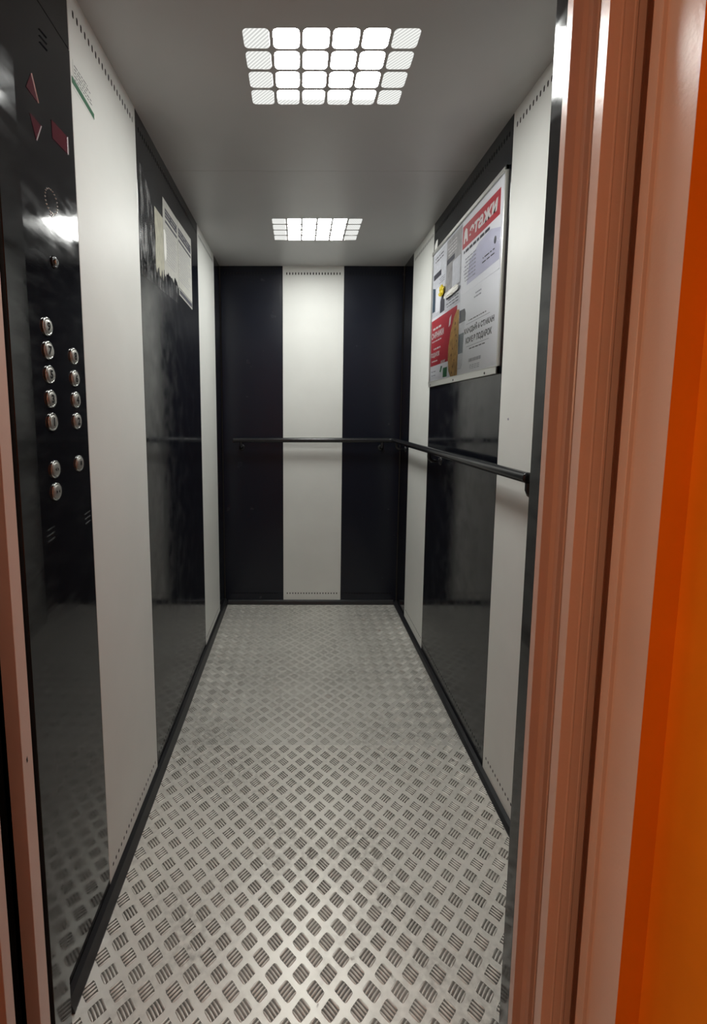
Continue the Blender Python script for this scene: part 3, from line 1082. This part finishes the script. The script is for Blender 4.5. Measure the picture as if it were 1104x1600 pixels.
R_.poly('cup_sleeve', [(-0.987, 1.455), (-1.034, 1.455), (-1.040, 1.530), (-0.987, 1.530)], B3, M_NAVY, cup)
# upper left flyer
s3 = R_.rect('advert_sheet', -0.616, -0.800, 1.664, 1.942, B1, M_PAPERLIGHT)
tag(s3, 'pale flyer with dark caption bars at upper left of the poster frame', 'poster')
R_.lines('heading_print', -0.63, -0.76, 1.900, 1.930, 2, B2, M_INK, s3, frac=0.35, word=0.03, seed=9)
R_.rect('caption_bar', -0.628, -0.735, 1.832, 1.856, B2, M_INK, s3)
R_.lines('small_print', -0.70, -0.785, 1.795, 1.822, 3, B2, M_INKLIGHT, s3, frac=0.4, word=0.02, seed=10)
R_.poly('portrait_picture', [(-0.735, 1.666), (-0.795, 1.666), (-0.795, 1.715), (-0.780, 1.738), (-0.755, 1.740), (-0.738, 1.715)], B2, M_INK, s3)
R_.poly('blue_picture', [(-0.622, 1.690), (-0.66, 1.690), (-0.66, 1.79), (-0.622, 1.80)], B2, M_NAVY, s3)
R_.rect('white_box', -0.672, -0.728, 1.68, 1.785, B2, M_PAPER, s3)
# grey photo flyer
s4 = R_.rect('advert_sheet', -0.802, -0.983, 1.655, 1.950, B1, M_PAPERLIGHT)
tag(s4, 'grey interior photo flyer between the pale flyer and the red banner sheet', 'poster')
R_.rect('room_picture', -0.806, -0.980, 1.728, 1.942, B2, M_PAPERGREY, s4)
R_.rect('curtain_picture', -0.885, -0.975, 1.735, 1.838, B3, M_PAPERLIGHT, s4)
R_.rect('caption_bar', -0.812, -0.905, 1.845, 1.865, B3, M_INK, s4)
R_.lines('small_print', -0.812, -0.925, 1.872, 1.925, 4, B3, M_INKWHITE, s4, frac=0.3, word=0.02, seed=11)
R_.lines('print_lines', -0.812, -0.965, 1.664, 1.712, 4, B2, M_INK, s4, frac=0.3, word=0.03, seed=12)
# red food sheet
s5 = R_.rect('advert_sheet', -0.616, -0.983, 1.374, 1.653, B1, M_PAPER)
tag(s5, 'red food advert with white lettering at lower left of the poster frame', 'poster')
R_.rect('red_block', -0.618, -0.955, 1.443, 1.651, B2, M_REDPRINT, s5)
R_.lines('small_print', -0.630, -0.760, 1.602, 1.617, 1, B3, M_INKWHITE, s5, frac=0.6, word=0.03, seed=13)
R_.text('СЫРНИКИ', -0.625, -0.800, 1.566, 1.594, B3, M_INKWHITE, s5, bold=0.03)
R_.lines('small_print', -0.630, -0.770, 1.548, 1.558, 1, B3, M_INKWHITE, s5, frac=0.5, word=0.02, seed=14)
R_.lines('small_print', -0.630, -0.760, 1.512, 1.524, 1, B3, M_INKWHITE, s5, frac=0.6, word=0.03, seed=15)
R_.text('ПОДАРОК', -0.625, -0.750, 1.478, 1.503, B3, M_INKWHITE, s5, bold=0.03)
R_.lines('small_print', -0.630, -0.720, 1.458, 1.468, 1, B3, M_INKWHITE, s5, frac=0.5, word=0.02, seed=16)
R_.lines('footer_print', -0.630, -0.700, 1.390, 1.425, 2, B2, M_INKLIGHT, s5, frac=0.2, word=0.03, seed=17)
R_.poly('arrow_mark', [(-0.862, 1.583), (-0.882, 1.590), (-0.893, 1.628), (-0.870, 1.618)], B3, M_INKWHITE, s5)
food = R_.poly('bread_picture', [(-0.905, 1.3745), (-0.982, 1.3745), (-0.982, 1.628), (-0.955, 1.632), (-0.925, 1.610), (-0.890, 1.560), (-0.868, 1.500), (-0.866, 1.450), (-0.878, 1.400)], B3, M_FOOD, s5)
rnd = random.Random(3)
for k in range(9):
    mb = MB()
    a, b, r = -0.905 - 0.06 * rnd.random(), 1.39 + 0.024 * k, 0.004 + 0.003 * rnd.random()
    mb.poly([wr(a + r * math.cos(t * math.pi / 4), b + r * math.sin(t * math.pi / 4), B3 + 0.0003) for t in range(8)])
    sp_ = mb.build('spot', M_FOODDOT)
    sp_.parent = food
R_.rect('green_badge', -0.806, -0.858, 1.380, 1.420, B3, M_GREENPRINT, s5)
R_.poly('green_leaf', [(-0.760, 1.408), (-0.775, 1.405), (-0.795, 1.430), (-0.775, 1.432)], B3, M_GREENPRINT, s5)
R_.text('АКЦИЯ', -0.768, -0.832, 1.440, 1.455, B3 + 0.0002, M_INKWHITE, s5, bold=0.03, shear=0.3)


def crumple(name, side, u0, u1, v0, v1, d, amp, material, seed, keep_frac=1.0, parent=None, n=10):
    """Crumpled little sheet: a jagged grid with thickness."""
    rnd = random.Random(seed)
    P = wr if side == 'r' else wl
    nu, nv = n, n
    idx = {}
    mb = MB()
    vs = []
    for i in range(nu + 1):
        for j in range(nv + 1):
            fu, fv = i / nu, j / nv
            edge = min(fu, 1 - fu, fv, 1 - fv)
            ju = (rnd.random() - 0.5) * 0.12 * (1 if edge > 0 else 1.6)
            jv = (rnd.random() - 0.5) * 0.12 * (1 if edge > 0 else 1.6)
            # pull in the corners so that the outline is irregular
            cu, cv = 2 * fu - 1, 2 * fv - 1
            s = 1 - 0.22 * (cu * cv) ** 2
            uu = (u0 + u1) / 2 + (u1 - u0) / 2 * (cu * s + ju * 0.6)
            vv = (v0 + v1) / 2 + (v1 - v0) / 2 * (cv * s + jv * 0.6)
            vs.append(P(uu, vv, d + amp * rnd.random()))
    fs = []
    for i in range(nu):
        for j in range(nv):
            a = i * (nv + 1) + j
            fs.append((a, a + nv + 1, a + nv + 2, a + 1))
    mb.add(vs, fs)
    o = mb.build(name, material, fix=False)
    if parent:
        o.parent = parent
    so = o.modifiers.new('thickness', 'SOLIDIFY')
    so.thickness = 0.0006
    return o


y_ = crumple('paper_scrap', 'r', -0.742, -0.800, 1.730, 1.778, 0.0105, 0.008, M_YELLOW, 5, n=6)
tag(y_, 'crumpled bright yellow paper scrap stuck on the poster frame', 'paper scrap')
y_ = crumple('paper_scrap', 'r', -0.805, -0.985, 1.704, 1.730, 0.0105, 0.006, M_BRIGHTPAPER, 6, n=9)
tag(y_, 'torn white paper strip stuck beside the yellow scrap on the poster frame', 'paper scrap')
y_ = R_.poly('paper_scrap', [(-0.608, 1.9675), (-0.648, 1.9675), (-0.655, 2.012), (-0.630, 2.012), (-0.609, 1.998)], 0.0010, M_BRIGHTPAPER)
tag(y_, 'small white paper remnant on the dark panel above the far top corner of the frame', 'paper scrap')

# ================================================================== NOTICES (left wall)
L_ = Sheet('l')
rnd = random.Random(11)


def ragged(u0, u1, v0, v1, n, amp, rnd):
    """Sheet outline whose bottom edge is torn."""
    pts = [(u1, v1), (u0, v1)]
    left = [(u0 + rnd.uniform(-1, 1) * amp * 0.25, v1 - (v1 - v0) * k / 6) for k in range(1, 6)]
    bottom = [(u0 + (u1 - u0) * k / n, v0 + rnd.uniform(-1, 1) * amp) for k in range(n + 1)]
    return pts + left + bottom


# older yellowed remnant
old = L_.poly('torn_notice', ragged(-1.232, -1.120, 1.705, 1.900, 14, 0.022, rnd), 0.0008, M_OLDPAPER)
tag(old, 'yellowed ragged notice remnant left of the two printed sheets', 'notice')
n1 = L_.poly('printed_notice', ragged(-1.138, -0.950, 1.722, 1.972, 16, 0.016, rnd), 0.0013, M_NOTICE)
tag(n1, 'printed notice with torn lower edge beside the yellowed remnant on left wall', 'notice')
L_.poly('tear', [(-1.139, 1.862), (-1.126, 1.868), (-1.113, 1.855), (-1.108, 1.800), (-1.114, 1.772), (-1.126, 1.760), (-1.136, 1.785)], 0.0018, M_BRIGHTPAPER, n1)
for a, b in ((1.914, 1.945), (1.896, 1.905)):
    L_.rect('header_box', -1.115, -0.962, a, b, 0.0016, M_INK, n1, th=0.0002)
L_.lines('header_print', -1.112, -0.965, 1.918, 1.942, 2, 0.0019, M_NOTICE, n1, frac=0.18, word=0.05, seed=21)
L_.lines('small_print', -1.105, -0.965, 1.755, 1.888, 13, 0.0016, M_INKLIGHT, n1, frac=0.22, word=0.012, seed=22)
n2 = L_.poly('printed_notice', [(-0.948, 1.720), (-0.728, 1.712), (-0.728, 1.981), (-0.948, 1.974)], 0.0014, M_NOTICE)
tag(n2, 'complete printed notice nearest the back wall on the left dark panel', 'notice')
for a, b in ((1.914, 1.948), (1.896, 1.905)):
    L_.rect('header_box', -0.940, -0.740, a, b, 0.0017, M_INK, n2, th=0.0002)
L_.lines('header_print', -0.936, -0.745, 1.920, 1.944, 2, 0.0020, M_NOTICE, n2, frac=0.18, word=0.05, seed=23)
L_.lines('small_print', -0.938, -0.742, 1.745, 1.888, 14, 0.0017, M_INKLIGHT, n2, frac=0.22, word=0.012, seed=24)
n3 = L_.poly('paper_strip', [(-0.945, 1.692), (-0.728, 1.682), (-0.728, 1.710), (-0.945, 1.718)], 0.0009, M_NOTICE)
tag(n3, 'narrow paper strip showing below the complete printed notice', 'notice')
L_.poly('dark_bar', [(-0.938, 1.698), (-0.734, 1.689), (-0.734, 1.706), (-0.938, 1.714)], 0.0012, M_INK, n3, th=0.0002)

# glue residue smears, thin and irregular
nt = bpy.data.materials.new('glue_residue')
nt.use_nodes = True
t = nt.node_tree
b = t.nodes['Principled BSDF']
b.inputs['Base Color'].default_value = (0.30, 0.30, 0.30, 1)
b.inputs['Roughness'].default_value = 0.5
tc = node(t, 'ShaderNodeTexCoord')
mp = node(t, 'ShaderNodeMapping')
mp.inputs['Scale'].default_value = (1, 22, 7)
t.links.new(tc.outputs['Object'], mp.inputs[0])
n_ = node(t, 'ShaderNodeTexNoise')
n_.inputs['Scale'].default_value = 1.6
n_.inputs['Detail'].default_value = 7
n_.inputs['Roughness'].default_value = 0.65
t.links.new(mp.outputs[0], n_.inputs['Vector'])
r_ = node(t, 'ShaderNodeMapRange')
r_.inputs['From Min'].default_value = 0.50
r_.inputs['From Max'].default_value = 0.62
r_.inputs['To Max'].default_value = 0.42
t.links.new(n_.outputs['Fac'], r_.inputs['Value'])
t.links.new(r_.outputs[0], b.inputs['Alpha'])
gl = L_.poly('glue_residue', [(-1.375, 1.640), (-0.960, 1.655), (-0.955, 1.715), (-1.15, 1.73), (-1.24, 1.86), (-1.28, 1.93), (-1.36, 1.97), (-1.375, 1.90)], 0.0004, nt, th=0.0001)
tag(gl, 'grey glue residue smears left of and below the torn notices', 'residue')
gl['kind'] = 'stuff'

# green sticker with small print on the white panel
st = L_.poly('label_sticker', [(-1.756, 1.904), (-1.665, 1.898), (-1.665, 1.956), (-1.756, 1.962)], 0.0006, M_WHITE)
tag(st, 'small sticker with a green stripe at the top of the near left white panel', 'sticker')
L_.poly('green_stripe', [(-1.764, 1.912), (-1.663, 1.900), (-1.663, 1.912), (-1.764, 1.925)], 0.0009, M_LABELGREEN, st)
L_.lines('small_print', -1.752, -1.672, 1.922, 1.956, 5, 0.0009, M_INK, st, frac=0.3, word=0.012, seed=31)

# scuffs: a little chip in the left portal leg paint and a dent on the right white panel
mb = MB()
mb.poly([wr(-1.42, 1.208, 0.0003), wr(-1.427, 1.211, 0.0003), wr(-1.431, 1.205, 0.0003), wr(-1.424, 1.202, 0.0003)])
sc = mb.build('scuff_mark', M_INKLIGHT, wall_right)
mb = MB()
mb.poly([(0.0302, -2.101, 0.650), (0.0302, -2.098, 0.652), (0.0302, -2.099, 0.662), (0.0302, -2.102, 0.658)])
mb.build('paint_chip', M_VOID, bpy.data.objects['trim_5'])
